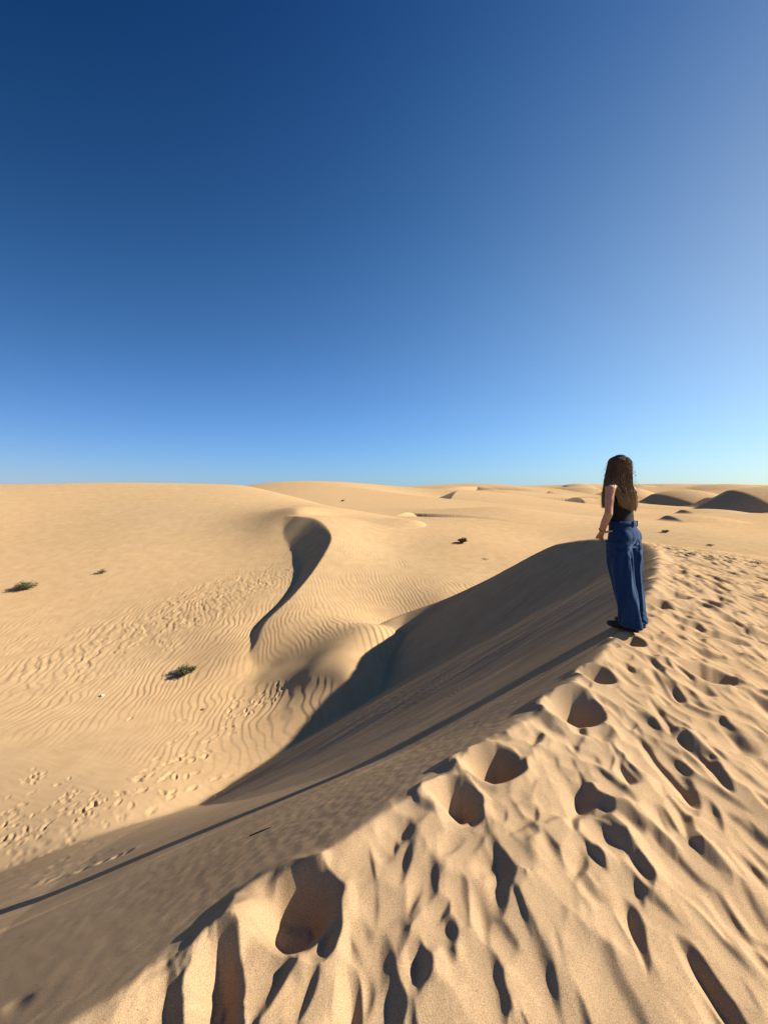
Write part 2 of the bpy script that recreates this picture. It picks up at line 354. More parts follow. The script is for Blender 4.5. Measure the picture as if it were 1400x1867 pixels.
# ---------------------------------------------------------------- build the sand sheet
def make_grid():
    dense = np.radians(np.arange(-56, 56.0001, .09/Q))        # angle from +y, to the right
    coarse = np.radians(np.arange(58, 303, 2.5))
    ang = np.concatenate([dense, coarse])
    rs = [.35]
    while rs[-1] < 3500:
        r = rs[-1]
        f = .0026 if r < 6 else .0036 if r < 30 else .003 if r < 90 else .0035 if r < 260 else .03
        rs.append(r*(1+f/Q))
    return ang, np.array(rs)
ang, rs = make_grid()
A, R = np.meshgrid(ang, rs)
x = (R*np.sin(A)).ravel(); y = (R*np.cos(A)).ravel()
print('verts', len(x))
z, s1, s2, mm, fm = base(x, y)
z = z+detail(x, y, z, s1, s2, mm, fm)
nr, nc = len(rs), len(ang)
def slump(Z, n_it, tan_r):
    """loose sand: whatever stands steeper than the angle of repose slides down"""
    k = int(np.searchsorted(rs, 14)); m = int((ang <= math.radians(56.001)).sum())
    B = Z[:k, :m]; dr = (np.diff(rs[:k])*tan_r)[:, None]; dl = (rs[:k]*(ang[1]-ang[0])*tan_r)[:, None]
    for _ in range(n_it):
        for ax, lim in ((0, dr), (1, dl)):
            g = np.diff(B, axis=ax); e = .24*(g-np.clip(g, -lim, lim))
            if ax == 0: B[:-1] += e; B[1:] -= e
            else: B[:, :-1] += e; B[:, 1:] -= e
    for _ in range(3):
        for ax in (0, 1):
            g = .2*np.diff(B, axis=ax)
            if ax == 0: B[:-1] += g; B[1:] -= g
            else: B[:, :-1] += g; B[:, 1:] -= g
z = z.reshape(nr, nc).astype(np.float64); slump(z, 180, .61); z = z.ravel()
co = np.empty((nr*nc+1, 3), np.float32)
co[:-1, 0] = x; co[:-1, 1] = y; co[:-1, 2] = z+CAM_Z
co[-1] = (0, 0, float(z[:nc].mean())+CAM_Z)
i = np.arange(nr-1)[:, None]*nc; j = np.arange(nc)[None]; j2 = (j+1) % nc
quads = np.stack([i+j2, i+j, i+nc+j, i+nc+j2], -1).reshape(-1, 4)
tris = np.stack([np.full(nc, nr*nc), np.arange(nc), (np.arange(nc)+1) % nc], -1)
me = bpy.data.meshes.new('terrain')
me.vertices.add(len(co)); me.vertices.foreach_set('co', co.ravel())
nq, nt = len(quads), len(tris)
me.loops.add(nq*4+nt*3); me.loops.foreach_set('vertex_index', np.concatenate([quads.ravel(), tris[:, ::-1].ravel()]).astype(np.int32))
me.polygons.add(nq+nt)
me.polygons.foreach_set('loop_start', np.concatenate([np.arange(nq)*4, nq*4+np.arange(nt)*3]).astype(np.int32))
me.polygons.foreach_set('use_smooth', np.ones(nq+nt, bool))
me.update(calc_edges=True)
terrain = bpy.data.objects.new('terrain', me); bpy.context.scene.collection.objects.link(terrain)
terrain['kind'] = 'structure'
# ---------------------------------------------------------------- material, light, camera
def sand_material():
    m = bpy.data.materials.new('sand'); m.use_nodes = True
    nt = m.node_tree; b = nt.nodes['Principled BSDF']
    b.inputs['Roughness'].default_value = 1.0; b.inputs['Specular IOR Level'].default_value = 0
    N, LK = nt.nodes, nt.links
    tc = N.new('ShaderNodeTexCoord')
    def noise(scale, detail=2, rough=.5):
        n = N.new('ShaderNodeTexNoise'); n.inputs['Scale'].default_value = scale; n.inputs['Detail'].default_value = detail
        n.inputs['Roughness'].default_value = rough; LK.new(tc.outputs['Object'], n.inputs['Vector']); return n.outputs[0]
    def ramp(sock, p0, c0, p1, c1):
        r = N.new('ShaderNodeValToRGB'); e = r.color_ramp.elements
        e[0].position = p0; e[0].color = c0; e[1].position = p1; e[1].color = c1; LK.new(sock, r.inputs[0]); return r.outputs[0]
    def mix(a, c, f, mode='MULTIPLY'):
        x = N.new('ShaderNodeMix'); x.data_type = 'RGBA'; x.blend_type = mode; x.inputs[0].default_value = f
        LK.new(a, x.inputs[6]); LK.new(c, x.inputs[7]); return x.outputs[2]
    near = ramp(noise(.4, 3), .35, (.400, .275, .158, 1), .65, (.385, .275, .168, 1))       # greyer sand of the near dune, with vignette darkening painted into its colour
    far_ = ramp(noise(.05, 3), .35, (.500, .338, .180, 1), .65, (.480, .340, .190, 1))      # more golden sand of the valley and beyond, its sunlit brightness partly painted in
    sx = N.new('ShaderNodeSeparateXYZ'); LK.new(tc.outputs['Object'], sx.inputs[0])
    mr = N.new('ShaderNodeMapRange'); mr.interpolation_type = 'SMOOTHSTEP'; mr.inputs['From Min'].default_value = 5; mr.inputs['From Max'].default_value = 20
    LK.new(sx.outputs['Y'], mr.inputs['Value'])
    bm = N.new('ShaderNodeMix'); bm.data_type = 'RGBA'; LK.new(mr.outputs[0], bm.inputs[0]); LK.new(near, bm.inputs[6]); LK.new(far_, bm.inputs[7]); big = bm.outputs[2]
    patch = ramp(noise(1.3, 4, .6), .3, (.90, .89, .88, 1), .7, (1.06, 1.06, 1.06, 1))
    grain = ramp(noise(330, 2, .7), .30, (.56, .53, .50, 1), .70, (1.42, 1.42, 1.42, 1))
    dark = ramp(noise(210, 1), .24, (.35, .30, .28, 1), .33, (1, 1, 1, 1))
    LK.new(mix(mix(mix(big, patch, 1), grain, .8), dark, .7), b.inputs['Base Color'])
    bp = N.new('ShaderNodeBump'); bp.inputs['Strength'].default_value = .35; bp.inputs['Distance'].default_value = .004
    LK.new(noise(260, 3, .7), bp.inputs['Height'])
    b2 = N.new('ShaderNodeBump'); b2.inputs['Strength'].default_value = .12; b2.inputs['Distance'].default_value = .006
    LK.new(noise(38, 4, .65), b2.inputs['Height']); LK.new(bp.outputs[0], b2.inputs['Normal']); LK.new(b2.outputs[0], b.inputs['Normal'])
    return m
me.materials.append(sand_material())
sc = bpy.context.scene
w = bpy.data.worlds.new('World'); sc.world = w; w.use_nodes = True
nt = w.node_tree; bg = nt.nodes['Background']
sky = nt.nodes.new('ShaderNodeTexSky'); sky.sky_type = 'NISHITA'; sky.sun_disc = False
sky.sun_elevation = SUN_EL; sky.sun_rotation = math.pi/2-SUN_AZ
sky.altitude = 0; sky.air_density = 1.0; sky.dust_density = .1; sky.ozone_density = 3.0
N, LK = nt.nodes, nt.links
tc = N.new('ShaderNodeTexCoord'); dot = N.new('ShaderNodeVectorMath'); dot.operation = 'DOT_PRODUCT'
dot.inputs[1].default_value = (math.cos(SUN_EL)*math.cos(SUN_AZ), math.cos(SUN_EL)*math.sin(SUN_AZ), math.sin(SUN_EL))
LK.new(tc.outputs['Generated'], dot.inputs[0])
sp = N.new('ShaderNodeSeparateXYZ'); LK.new(tc.outputs['Generated'], sp.inputs[0])
def clampn(sock, lo, hi):
    c = N.new('ShaderNodeClamp'); c.inputs[1].default_value = lo; c.inputs[2].default_value = hi; LK.new(sock, c.inputs[0]); return c.outputs[0]
def mul(a, b):
    c = N.new('ShaderNodeMath'); c.operation = 'MULTIPLY'; LK.new(a, c.inputs[0]); LK.new(b, c.inputs[1]); return c.outputs[0]
h = clampn(sp.outputs[2], 0, .75); g = clampn(dot.outputs['Value'], -.55, .78)
KO = [(-0.66,-0.213,0.342), (1.135,0.701,-0.513), (-5.022,-2.851,-0.973), (0.332,0.328,0.118), (0.346,-0.194,-0.609), (2.821,1.594,1.513)]
acc = None
for kk, t in zip(KO, [None, h, mul(h, h), g, mul(g, g), mul(h, g)]):
    v = N.new('ShaderNodeVectorMath'); v.operation = 'SCALE'; v.inputs[0].default_value = kk
    if t is None: v.inputs['Scale'].default_value = 1.0
    else: LK.new(t, v.inputs['Scale'])
    if acc is None: acc = v.outputs[0]
    else:
        ad = N.new('ShaderNodeVectorMath'); ad.operation = 'ADD'; LK.new(acc, ad.inputs[0]); LK.new(v.outputs[0], ad.inputs[1]); acc = ad.outputs[0]
s2_ = N.new('ShaderNodeSeparateXYZ'); LK.new(acc, s2_.inputs[0]); cb = N.new('ShaderNodeCombineXYZ')
for i in range(3):
    e = N.new('ShaderNodeMath'); e.operation = 'EXPONENT'; LK.new(s2_.outputs[i], e.inputs[0]); LK.new(e.outputs[0], cb.inputs[i])
mx = N.new('ShaderNodeVectorMath'); mx.operation = 'MULTIPLY'; LK.new(sky.outputs[0], mx.inputs[0]); LK.new(cb.outputs[0], mx.inputs[1])
LK.new(mx.outputs[0], bg.inputs[0]); bg.inputs[1].default_value = .054
sd = bpy.data.lights.new('sun', 'SUN'); sd.energy = 5; sd.angle = math.radians(.5); sd.color = (1, .90, .75)
so = bpy.data.objects.new('sun', sd); sc.collection.objects.link(so)
S = Vector((math.cos(SUN_EL)*math.cos(SUN_AZ), math.cos(SUN_EL)*math.sin(SUN_AZ), math.sin(SUN_EL)))
so.rotation_euler = S.to_track_quat('Z', 'Y').to_euler(); so.location = (20, 5, 20)
cd = bpy.data.cameras.new('camera'); cam = bpy.data.objects.new('camera', cd); sc.collection.objects.link(cam)
cd.sensor_fit = 'VERTICAL'; cd.sensor_height = 24; cd.lens = 24*F/1867; cd.shift_y = -(933.5-HY)/1867
cd.clip_start = .05; cd.clip_end = 10000
cam.location = (0, 0, CAM_Z); cam.rotation_euler = (math.pi/2, 0, 0); sc.camera = cam
sc.view_settings.view_transform = 'Standard'; sc.view_settings.look = 'None'; sc.view_settings.exposure = 1.05
# ---------------------------------------------------------------- things
COL = sc.collection
_ci = [0]
def ground_z(X, Y):
    a = math.atan2(X, Y); r = math.hypot(X, Y)
    i = min(np.searchsorted(rs, r), nr-1); j = int(np.argmin(np.abs(ang-(a if a >= ang[0] else a+2*math.pi))))
    return float(co[i*nc+j, 2])
def mesh_obj(name, verts, faces, mat, parent=None, smooth=True):
    m = bpy.data.meshes.new(name); m.from_pydata([tuple(v) for v in verts], [], [tuple(f) for f in faces]); m.update()
    if smooth: m.polygons.foreach_set('use_smooth', [True]*len(m.polygons))
    if mat: m.materials.append(mat)
    o = bpy.data.objects.new(name, m); COL.objects.link(o)
    if parent: o.parent = parent
    return o
def thing(name, label, cat, loc, rotz=0, group=None):
    o = bpy.data.objects.new(name, None); COL.objects.link(o); o.location = loc; o.rotation_euler = (0, 0, rotz)
    o['label'] = label; o['category'] = cat
    if group: o['group'] = group
    return o
class MB:
    def __init__(self): self.v = []; self.f = []; self.t = []
    def ring_loft(self, rings, n=20, cap=True):
        """rings: list of (center, axis_u, axis_v) vectors"""
        b = len(self.v)
        for c, u, v in rings:
            for k in range(n):
                a = 2*math.pi*k/n; self.v.append(Vector(c)+Vector(u)*math.cos(a)+Vector(v)*math.sin(a))
        for i in range(len(rings)-1):
            for k in range(n):
                k2 = (k+1) % n; self.f.append((b+i*n+k, b+i*n+k2, b+(i+1)*n+k2, b+(i+1)*n+k))
        if cap:
            for i, s in ((0, -1), (len(rings)-1, 1)):
                self.v.append(Vector(rings[i][0])); c = len(self.v)-1
                for k in range(n):
                    k2 = (k+1) % n; q = (b+i*n+k, b+i*n+k2, c); self.f.append(q if s > 0 else q[::-1])
    def tube(self, pts, rad, n=10):
        pts = [Vector(p) for p in pts]; rings = []
        up = Vector((.13, .29, .95))
        for i, p in enumerate(pts):
            d = (pts[min(i+1, len(pts)-1)]-pts[max(i-1, 0)]).normalized()
            u = d.cross(up)
            if u.length < .1: u = d.cross(Vector((1, 0, 0)))
            u.normalize(); v = d.cross(u)
            r = rad[i] if isinstance(rad, (list, tuple)) else rad
            rings.append((p, u*r, v*r))
        self.ring_loft(rings, n)
    def ball(self, c, r, n=14, rot=None):
        r = Vector(r) if not isinstance(r, (int, float)) else Vector((r, r, r)); rings = []
        for i in range(1, n):
            t = math.pi*i/n; z = -math.cos(t); s = math.sin(t)
            rings.append((Vector(c)+Vector((0, 0, z*r.z)), Vector((r.x*s, 0, 0)), Vector((0, r.y*s, 0))))
        self.ring_loft(rings, 18)
    def obj(self, name, mat, parent=None): return mesh_obj(name, self.v, self.f, mat, parent)

def fused(mb, name, mat, parent, voxel, smooth=4, shape=None):
    """one continuous skin over overlapping pieces"""
    o = mb.obj(name, None)
    m = o.modifiers.new('r', 'REMESH'); m.mode = 'VOXEL'; m.voxel_size = voxel
    m = o.modifiers.new('s', 'SMOOTH'); m.factor = .5; m.iterations = smooth
    dg = bpy.context.evaluated_depsgraph_get(); me_ = bpy.data.meshes.new_from_object(o.evaluated_get(dg))
    old = o.data; o.modifiers.clear(); o.data = me_; bpy.data.meshes.remove(old); me_.name = name
    n = len(me_.vertices)
    if shape:
        c = np.empty(n*3, np.float32); me_.vertices.foreach_get('co', c); nn = np.empty(n*3, np.float32); me_.vertices.foreach_get('normal', nn)
        c = c.reshape(-1, 3); nn = nn.reshape(-1, 3); c += nn*shape(c)[:, None].astype(np.float32)
        me_.vertices.foreach_set('co', c.ravel().astype(np.float32)); me_.update()
    me_.polygons.foreach_set('use_smooth', [True]*len(me_.polygons))
    me_.materials.clear(); me_.materials.append(mat); o.parent = parent
    return o
def mat_plain(name, col, rough=.8, spec=.3, noise=None, sheen=0, bump=None):
    m = bpy.data.materials.new(name); m.use_nodes = True; nt = m.node_tree; b = nt.nodes['Principled BSDF']
    b.inputs['Base Color'].default_value = (*col, 1); b.inputs['Roughness'].default_value = rough; b.inputs['Specular IOR Level'].default_value = spec
    N, L = nt.nodes, nt.links
    if noise:
        tc = N.new('ShaderNodeTexCoord'); t = N.new('ShaderNodeTexNoise'); t.inputs['Scale'].default_value = noise[0]; t.inputs['Detail'].default_value = 4
        L.new(tc.outputs['Object'], t.inputs['Vector']); r = N.new('ShaderNodeValToRGB')
        r.color_ramp.elements[0].position = .3; r.color_ramp.elements[0].color = (*[c*noise[1] for c in col], 1)
        r.color_ramp.elements[1].position = .7; r.color_ramp.elements[1].color = (*[c*noise[2] for c in col], 1)
        L.new(t.outputs[0], r.inputs[0]); L.new(r.outputs[0], b.inputs['Base Color'])
        if bump:
            bp = N.new('ShaderNodeBump'); bp.inputs['Strength'].default_value = bump; bp.inputs['Distance'].default_value = .002; L.new(t.outputs[0], bp.inputs['Height']); L.new(bp.outputs[0], b.inputs['Normal'])
    return m

# ---------------------------------------------------------------- the woman on the brink
skin = mat_plain('skin', (.46, .235, .145), .5, .35, (30, .92, 1.06))
denim = mat_plain('denim', (.007, .030, .095), .85, .15, (60, .88, 1.15), bump=.25)
_b = denim.node_tree.nodes['Principled BSDF']; _b.inputs['Sheen Weight'].default_value = .2; _b.inputs['Sheen Roughness'].default_value = .45; _b.inputs['Sheen Tint'].default_value = (.5, .75, 1, 1)
black_cloth = mat_plain('black_cotton', (.012, .012, .014), .85, .2, (60, .8, 1.3))
black_shoe = mat_plain('black_suede', (.012, .011, .011), .7, .3)
cord_mat = mat_plain('brown_cord', (.06, .035, .02), .7, .3)
eye_mat = mat_plain('eye', (.6, .58, .55), .2, .5)

PX, PY = (1134-HX)/F*4.27, 4.27
pz = ground_z(PX, PY)
woman = thing('person', 'woman in black tank top and wide blue jeans standing on the dune crest', 'person', (PX, PY, (-(1137-HY)/F*PY)+CAM_Z-.012), math.radians(31))
def E(cx, cy, z, rx, ry, tilt=0): return ((cx, cy, z), (rx, 0, 0), (0, ry, tilt))

b = MB()    # body, forward = +y, right = +x
b.ring_loft([E(0,-.005,.80,.13,.09), E(0,-.010,.88,.138,.098), E(0,0,.96,.130,.095), E(0,.01,1.04,.118,.088), E(0,.02,1.12,.126,.094), E(0,.03,1.20,.142,.105),
             E(0,.02,1.28,.150,.100), E(0,.01,1.34,.145,.082), E(0,.012,1.375,.10,.062), E(0,.02,1.40,.058,.055)], 28)
b.ball((-.058,.105,1.225), (.055,.05,.055)); b.ball((.058,.105,1.225), (.055,.05,.055))
b.tube([(0,.018,1.36), (0,.03,1.42), (0,.04,1.48)], [.056,.05,.05], 16)
b.ball((0,.035,1.555), (.074,.092,.098), 18)                       # skull
b.ball((0,.072,1.495), (.055,.062,.072), 16)                       # face
b.ball((0,.118,1.447), (.022,.018,.018)); b.ball((0,.139,1.520), (.012,.018,.013)); b.tube([(0,.122,1.56), (0,.142,1.522)], [.008,.011], 8)
b.ball((0,.128,1.484), (.022,.01,.006)); b.ball((0,.127,1.474), (.02,.011,.007)); b.tube([(-.035,.118,1.575), (0,.127,1.572), (.035,.118,1.575)], .009, 8)
for s in (-1, 1): b.ball((s*.074,.03,1.535), (.010,.018,.03))
for s in (-1, 1):                                                  # legs inside the jeans, feet inside the shoes
    y0 = -.13 if s < 0 else -.09
    b.tube([(s*.072,-.005,.82), (s*.088,-.02,.62), (s*.09,-.06,.46), (s*.09,y0-.0,.26), (s*.09,y0-.02,.07)], [.070,.070,.055,.052,.036], 14)
    b.tube([(s*.09,y0-.03,.045), (s*.092,y0+.06,.035), (s*.095,y0+.17,.022)], [.034,.034,.022], 12)
# left arm, hand on the hip
b.tube([(-.135,.015,1.335), (-.175,.012,1.325), (-.205,.004,1.22), (-.235,-.006,1.09), (-.222,.04,1.00), (-.19,.092,.915)], [.05,.049,.042,.037,.036,.026], 14)
b.ring_loft([((-.19,.09,.92), (.012,.02,.0), (.022,-.016,.02)), ((-.187,.106,.89), (.010,.012,.0), (.034,-.02,.02)), ((-.172,.125,.862), (.009,.010,0), (.036,-.024,.014)), ((-.152,.138,.842), (.008,.009,0), (.032,-.02,.01))], 14)
for k, (a0, a1, a2, a3) in enumerate([((-.158,.122,.866), (-.125,.140,.862), (-.098,.146,.852), (-.080,.146,.842)), ((-.150,.130,.855), (-.115,.150,.845), (-.086,.155,.832), (-.066,.153,.822)),
        ((-.148,.136,.842), (-.113,.153,.828), (-.088,.157,.812), (-.070,.155,.803)), ((-.152,.138,.832), (-.122,.150,.815), (-.102,.153,.803), (-.088,.152,.797))]):
    b.tube([a0, a1, a2, a3], [.0105, .0095, .0085, .007], 8)
b.tube([(-.19,.100,.892), (-.208,.062,.902), (-.206,.018,.915), (-.198,-.022,.926)], [.014,.012,.0105,.008], 10)       # thumb along the waist
# right arm, hand on the other hip, further forward
b.tube([(.135,.015,1.335), (.175,.02,1.325), (.19,.06,1.22), (.195,.11,1.10), (.175,.15,1.01), (.13,.165,.93)], [.05,.049,.042,.037,.034,.026], 14)
b.ring_loft([((.13,.163,.935), (.012,.016,0), (.02,-.012,.02)), ((.12,.165,.90), (.009,.012,0), (.034,-.016,.02)), ((.105,.163,.87), (.008,.01,0), (.034,-.016,.014))], 14)
for k in range(4):
    b.tube([(.115-.004*k,.166,.88-.012*k), (.085-.004*k,.165,.868-.015*k), (.06-.003*k,.158,.858-.016*k), (.045,.152,.85-.016*k)], [.0105,.0095,.0085,.007], 8)
b.tube([(.13,.155,.90), (.16,.125,.905), (.172,.095,.915)], [.013,.011,.008], 10)
body = fused(b, 'body', skin, woman, .0055, 2)

def top_shape(c):
    return .004*perlin(c[:, 0]*6+c[:, 2]*3, c[:, 2]*16+c[:, 1]*9, 3)+.003*perlin(c[:, 1]*14, c[:, 2]*30, 5)*sstep(1.12, 1.0, c[:, 2])
t = MB()
t.ring_loft([E(0,.002,.975,.147,.110), E(0,.006,1.0,.138,.104), E(0,.012,1.06,.127,.097), E(0,.02,1.12,.134,.102), E(0,.03,1.20,.150,.114), E(0,.024,1.26,.150,.106), E(0,.016,1.30,.125,.092)], 28)
t.ball((-.06,.106,1.222), (.062,.057,.060)); t.ball((.06,.106,1.222), (.062,.057,.060))
for s in (-1, 1):
    t.tube([(s*.10,.098,1.27), (s*.108,.06,1.36), (s*.105,.015,1.385), (s*.10,-.04,1.35), (s*.09,-.075,1.28)], [.016,.013,.012,.013,.018], 10)
fused(t, 'tank_top', black_cloth, woman, .006, 3, top_shape)

def jean_shape(c):
    x_, y_, z_ = c[:, 0].astype(float), c[:, 1].astype(float), c[:, 2].astype(float)
    a = np.arctan2(y_+.06, np.where(z_ < .78, np.abs(x_)-.09, x_))
    leg = sstep(.82, .62, z_)
    d = .017*perlin(a*1.6+np.sign(x_)*3, z_*2.2, 11)*leg+.010*perlin(a*3.2+np.sign(x_)*7, z_*4.2, 12)*leg
    d += .010*perlin(a*1.1+z_*9, z_*14-a*1.2, 13)*sstep(.60, .75, z_)*sstep(.90, .78, z_)
    d += .010*perlin(a*1.5+2, z_*20+a*1.5, 14)*sstep(.22, .08, z_)
    crease = np.exp(-((z_-.775+.12*(np.abs(x_)-.08))/.012)**2)*sstep(-.02, -.08, y_)
    cleft = np.exp(-(x_/.012)**2)*sstep(-.06, -.11, y_)*sstep(.76, .80, z_)*sstep(.97, .90, z_)
    return d-.006*crease-.004*cleft
j = MB()
j.ring_loft([E(0,-.003,.755,.150,.110), E(0,-.010,.80,.160,.122), E(0,-.016,.85,.164,.130), E(0,-.014,.90,.160,.124), E(0,-.004,.95,.148,.112), E(0,.004,1.005,.139,.106)], 36)
j.ball((-.074,-.078,.855), (.078,.058,.085)); j.ball((.074,-.078,.855), (.078,.058,.085))
j.ring_loft([E(-.088,-.010,.82,.092,.118), E(-.089,-.020,.70,.096,.116), E(-.09,-.032,.60,.098,.112), E(-.092,-.066,.43,0.087,0.098), E(-.093,-.108,.25,0.087,0.096), E(-.093,-.130,.10,0.082,0.089), E(-.093,-.137,.045,.092,.100,.012)], 30)
j.ring_loft([E(.088,-.010,.82,.092,.118), E(.089,-.018,.70,.095,.114), E(.09,-.022,.60,.096,.110), E(.092,-.040,.43,0.086,0.094), E(.093,-.064,.25,0.086,0.093), E(.093,-.082,.10,0.080,0.087), E(.093,-.088,.05,.090,.098,.012)], 30)
jeans = fused(j, 'jeans', denim, woman, .006, 3, jean_shape)
w_ = MB(); n_ = 40
for (z0, k) in ((.972, 1.0), (1.012, .975)):
    for i_ in range(n_):
        a = 2*math.pi*i_/n_; w_.v.append(Vector((.150*k*math.cos(a), .002+.117*k*math.sin(a), z0)))
for (z0, k) in ((1.012, .93), (.972, .95)):
    for i_ in range(n_):
        a = 2*math.pi*i_/n_; w_.v.append(Vector((.150*k*math.cos(a), .002+.117*k*math.sin(a), z0)))
for r_ in range(4):
    for i_ in range(n_):
        k2 = (i_+1) % n_; q = (r_+1) % 4; w_.f.append((r_*n_+i_, r_*n_+k2, q*n_+k2, q*n_+i_))
w_.obj('waistband', denim, jeans)
for a in (-150, -95, -60, -15, 60, 120):
    a = math.radians(a); p = Vector((.152*math.cos(a), .002+.119*math.sin(a), 0)); q = MB()
    q.ring_loft([(p+Vector((0, 0, z0)), Vector((-math.sin(a), math.cos(a), 0))*.007, Vector((math.cos(a), math.sin(a), 0))*.005) for z0 in (.962, .99, 1.018)], 8)
    q.obj('belt_loop', denim, jeans)
for s in (-1, 1):
    q = MB(); g_ = [(-.055, .05), (.055, .05), (.055, -.035), (0, -.062), (-.055, -.035)]
    dg = bpy.context.evaluated_depsgraph_get()
    for (u_, v_) in g_:
        for off in (0, .012):
            o_ = Vector((s*.085+u_, -.5, .868+v_)); ok, hitp, nn_, _ = jeans.ray_cast(o_, Vector((0, 1, 0)))
            y_ = hitp.y if ok else -.15
            q.v.append(Vector((o_.x, y_+.003-off*.5, o_.z)))
    q.f += [(1, 3, 5, 7, 9), (8, 6, 4, 2, 0)]+[(2*i_, (2*i_+2) % 10, (2*i_+3) % 10, 2*i_+1) for i_ in range(5)]
    o_ = q.obj('back_pocket', denim, jeans); o_.data.polygons.foreach_set('use_smooth', [False]*len(o_.data.polygons))
for s in (-1, 1):
    y0 = -.13 if s < 0 else -.09; q = MB()
    q.ring_loft([((s*.09,y0-.075,.035), (.026,0,0), (0,.0,.034)), ((s*.09,y0-.04,.045), (.038,0,0), (0,0,.046)), ((s*.091,y0+.03,.045), (.040,0,0), (0,-.01,.046)), ((s*.093,y0+.10,.032), (.046,0,0), (0,-.005,.034)),
                 ((s*.096,y0+.17,.024), (.043,0,0), (0,0,.026)), ((s*.098,y0+.215,.020), (.026,0,0), (0,0,.018))], 18)
    sh = q.obj('shoe', black_shoe, woman)
    q = MB(); q.ring_loft([((s*.093,y0+.07,z0), (.049*k,0,0), (0,.152*k,0)) for z0, k in ((-.006, .96), (.0, 1), (.010, 1), (.014, .97))], 24); q.obj('sole', black_shoe, sh)
q = MB(); c0 = Vector((-.197,.082,.930)); ax = Vector((.032,.05,-.08)).normalized(); u_ = ax.cross(Vector((0, 0, 1))).normalized(); v_ = ax.cross(u_)
pts = [c0+u_*.029*math.cos(2*math.pi*k/20)+v_*.029*math.sin(2*math.pi*k/20) for k in range(21)]
q.tube(pts, .0035, 6); q.obj('bracelet', cord_mat, woman)
for s in (-1, 1):
    q = MB(); q.ball((s*.031,.117,1.548), .0115, 8); q.obj('eye', eye_mat, woman)

# hair: a dense cap and many separate strands, one mesh
hm = bpy.data.materials.new('hair'); hm.use_nodes = True; nt = hm.node_tree; bb = nt.nodes['Principled BSDF']
at_ = nt.nodes.new('ShaderNodeAttribute'); at_.attribute_name = 'tone'; rp = nt.nodes.new('ShaderNodeValToRGB')
rp.color_ramp.elements[0].color = (.030, .016, .008, 1); rp.color_ramp.elements[1].color = (.50, .32, .14, 1); e_ = rp.color_ramp.elements.new(.5); e_.color = (.13, .070, .032, 1)
nt.links.new(at_.outputs['Fac'], rp.inputs[0]); nt.links.new(rp.outputs[0], bb.inputs['Base Color']); bb.inputs['Roughness'].default_value = .5; bb.inputs['Specular IOR Level'].default_value = .35
hv, hf, ht = [], [], []
def hair_tube(pts, r0, tone0, tone1):
    b0 = len(hv); n = len(pts); m_ = 4
    for i_, p in enumerate(pts):
        d = (pts[min(i_+1, n-1)]-pts[max(i_-1, 0)]).normalized(); u_ = d.cross(Vector((.3, .8, .2))).normalized(); v_ = d.cross(u_)
        r = r0*(1-.75*(i_/(n-1))**2)
        for k in range(m_):
            a = 2*math.pi*k/m_; hv.append(p+u_*r*math.cos(a)+v_*r*math.sin(a)); ht.append(tone0+(tone1-tone0)*i_/(n-1))
    for i_ in range(n-1):
        for k in range(m_): hf.append((b0+i_*m_+k, b0+i_*m_+(k+1) % m_, b0+(i_+1)*m_+(k+1) % m_, b0+(i_+1)*m_+k))
rh = random.Random(5)
HC = Vector((0, .03, 1.558))
def hair_path(az, el, depth, rr):
    """az from forward (0 = face, +-180 = back), root elevation; depth 0 outer .. 1 inner"""
    p0 = HC+Vector((math.sin(az)*math.cos(el)*.084, math.cos(az)*math.cos(el)*.103, math.sin(el)*.102))*(.95-.06*depth)
    deg = math.degrees(az); back = abs(deg) > 90+rr.uniform(-14, 14)
    pts = [p0]
    side = -1 if az < 0 else 1
    # where it passes the ear line, the shoulder and where it ends
    if back:
        t_ = (abs(deg)-92)/88; ex = side*(.135*(1-t_)+.015*t_)*rr.uniform(.8, 1.12); ey = -.06-.05*t_+rr.uniform(-.018, .012); ez = 1.145+rr.uniform(-.045, .05)+.05*(1-t_)
        mid = Vector((side*(.148*(1-t_)+.012*t_), -.01-.082*t_, 1.385))
    else:
        t_ = min(1, max(0, (abs(deg)-40)/52)); ex = side*(.12+.055*t_)*rr.uniform(.85, 1.1); ey = .135-.05*t_+rr.uniform(-.02, .015); ez = 1.165+rr.uniform(-.035, .06)
        mid = Vector((side*(.105+.045*t_), .13-.10*t_, 1.385))
    mid *= 1; k = 1-.16*depth
    mid = Vector((mid.x*k*rr.uniform(.95, 1.05), .02+(mid.y-.02)*k*rr.uniform(.95, 1.05), mid.z))
    a1 = HC+Vector((math.sin(az)*.097, math.cos(az)*.116, -.01))*1
    a1 = Vector((HC.x+(a1.x-HC.x)*k, HC.y+(a1.y-HC.y)*k, 1.545 if el < .9 else 1.56))
    end = Vector((ex*(1-.1*depth), ey, ez))
    ctrl = [p0]
    if el > .25:
        e2 = el*.45; ctrl.append(HC+Vector((math.sin(az)*math.cos(e2)*.095, math.cos(az)*math.cos(e2)*.114, math.sin(e2)*.108))*(1-.05*depth))
    ctrl += [a1, mid, mid.lerp(end, .5)+Vector((rr.uniform(-.012, .012), rr.uniform(-.012, .012), 0)), end]
    c = catmull([tuple(q_) for q_ in ctrl], lambda a, b: .03)
    return [Vector(q_) for q_ in c]
for k in range(7000):
    az = math.radians(rh.choice((-1, 1))*rh.uniform(38, 180)); el = math.asin(rh.uniform(.0, 1)); dpt = rh.random()
    if abs(az) < math.radians(60) and el < .55: continue
    base_t = .10+rh.betavariate(2, 3)*.6
    hair_tube(hair_path(az, el, dpt, rh), rh.uniform(.0009, .0019), base_t*.7, min(1, base_t+.2+rh.random()*.45))
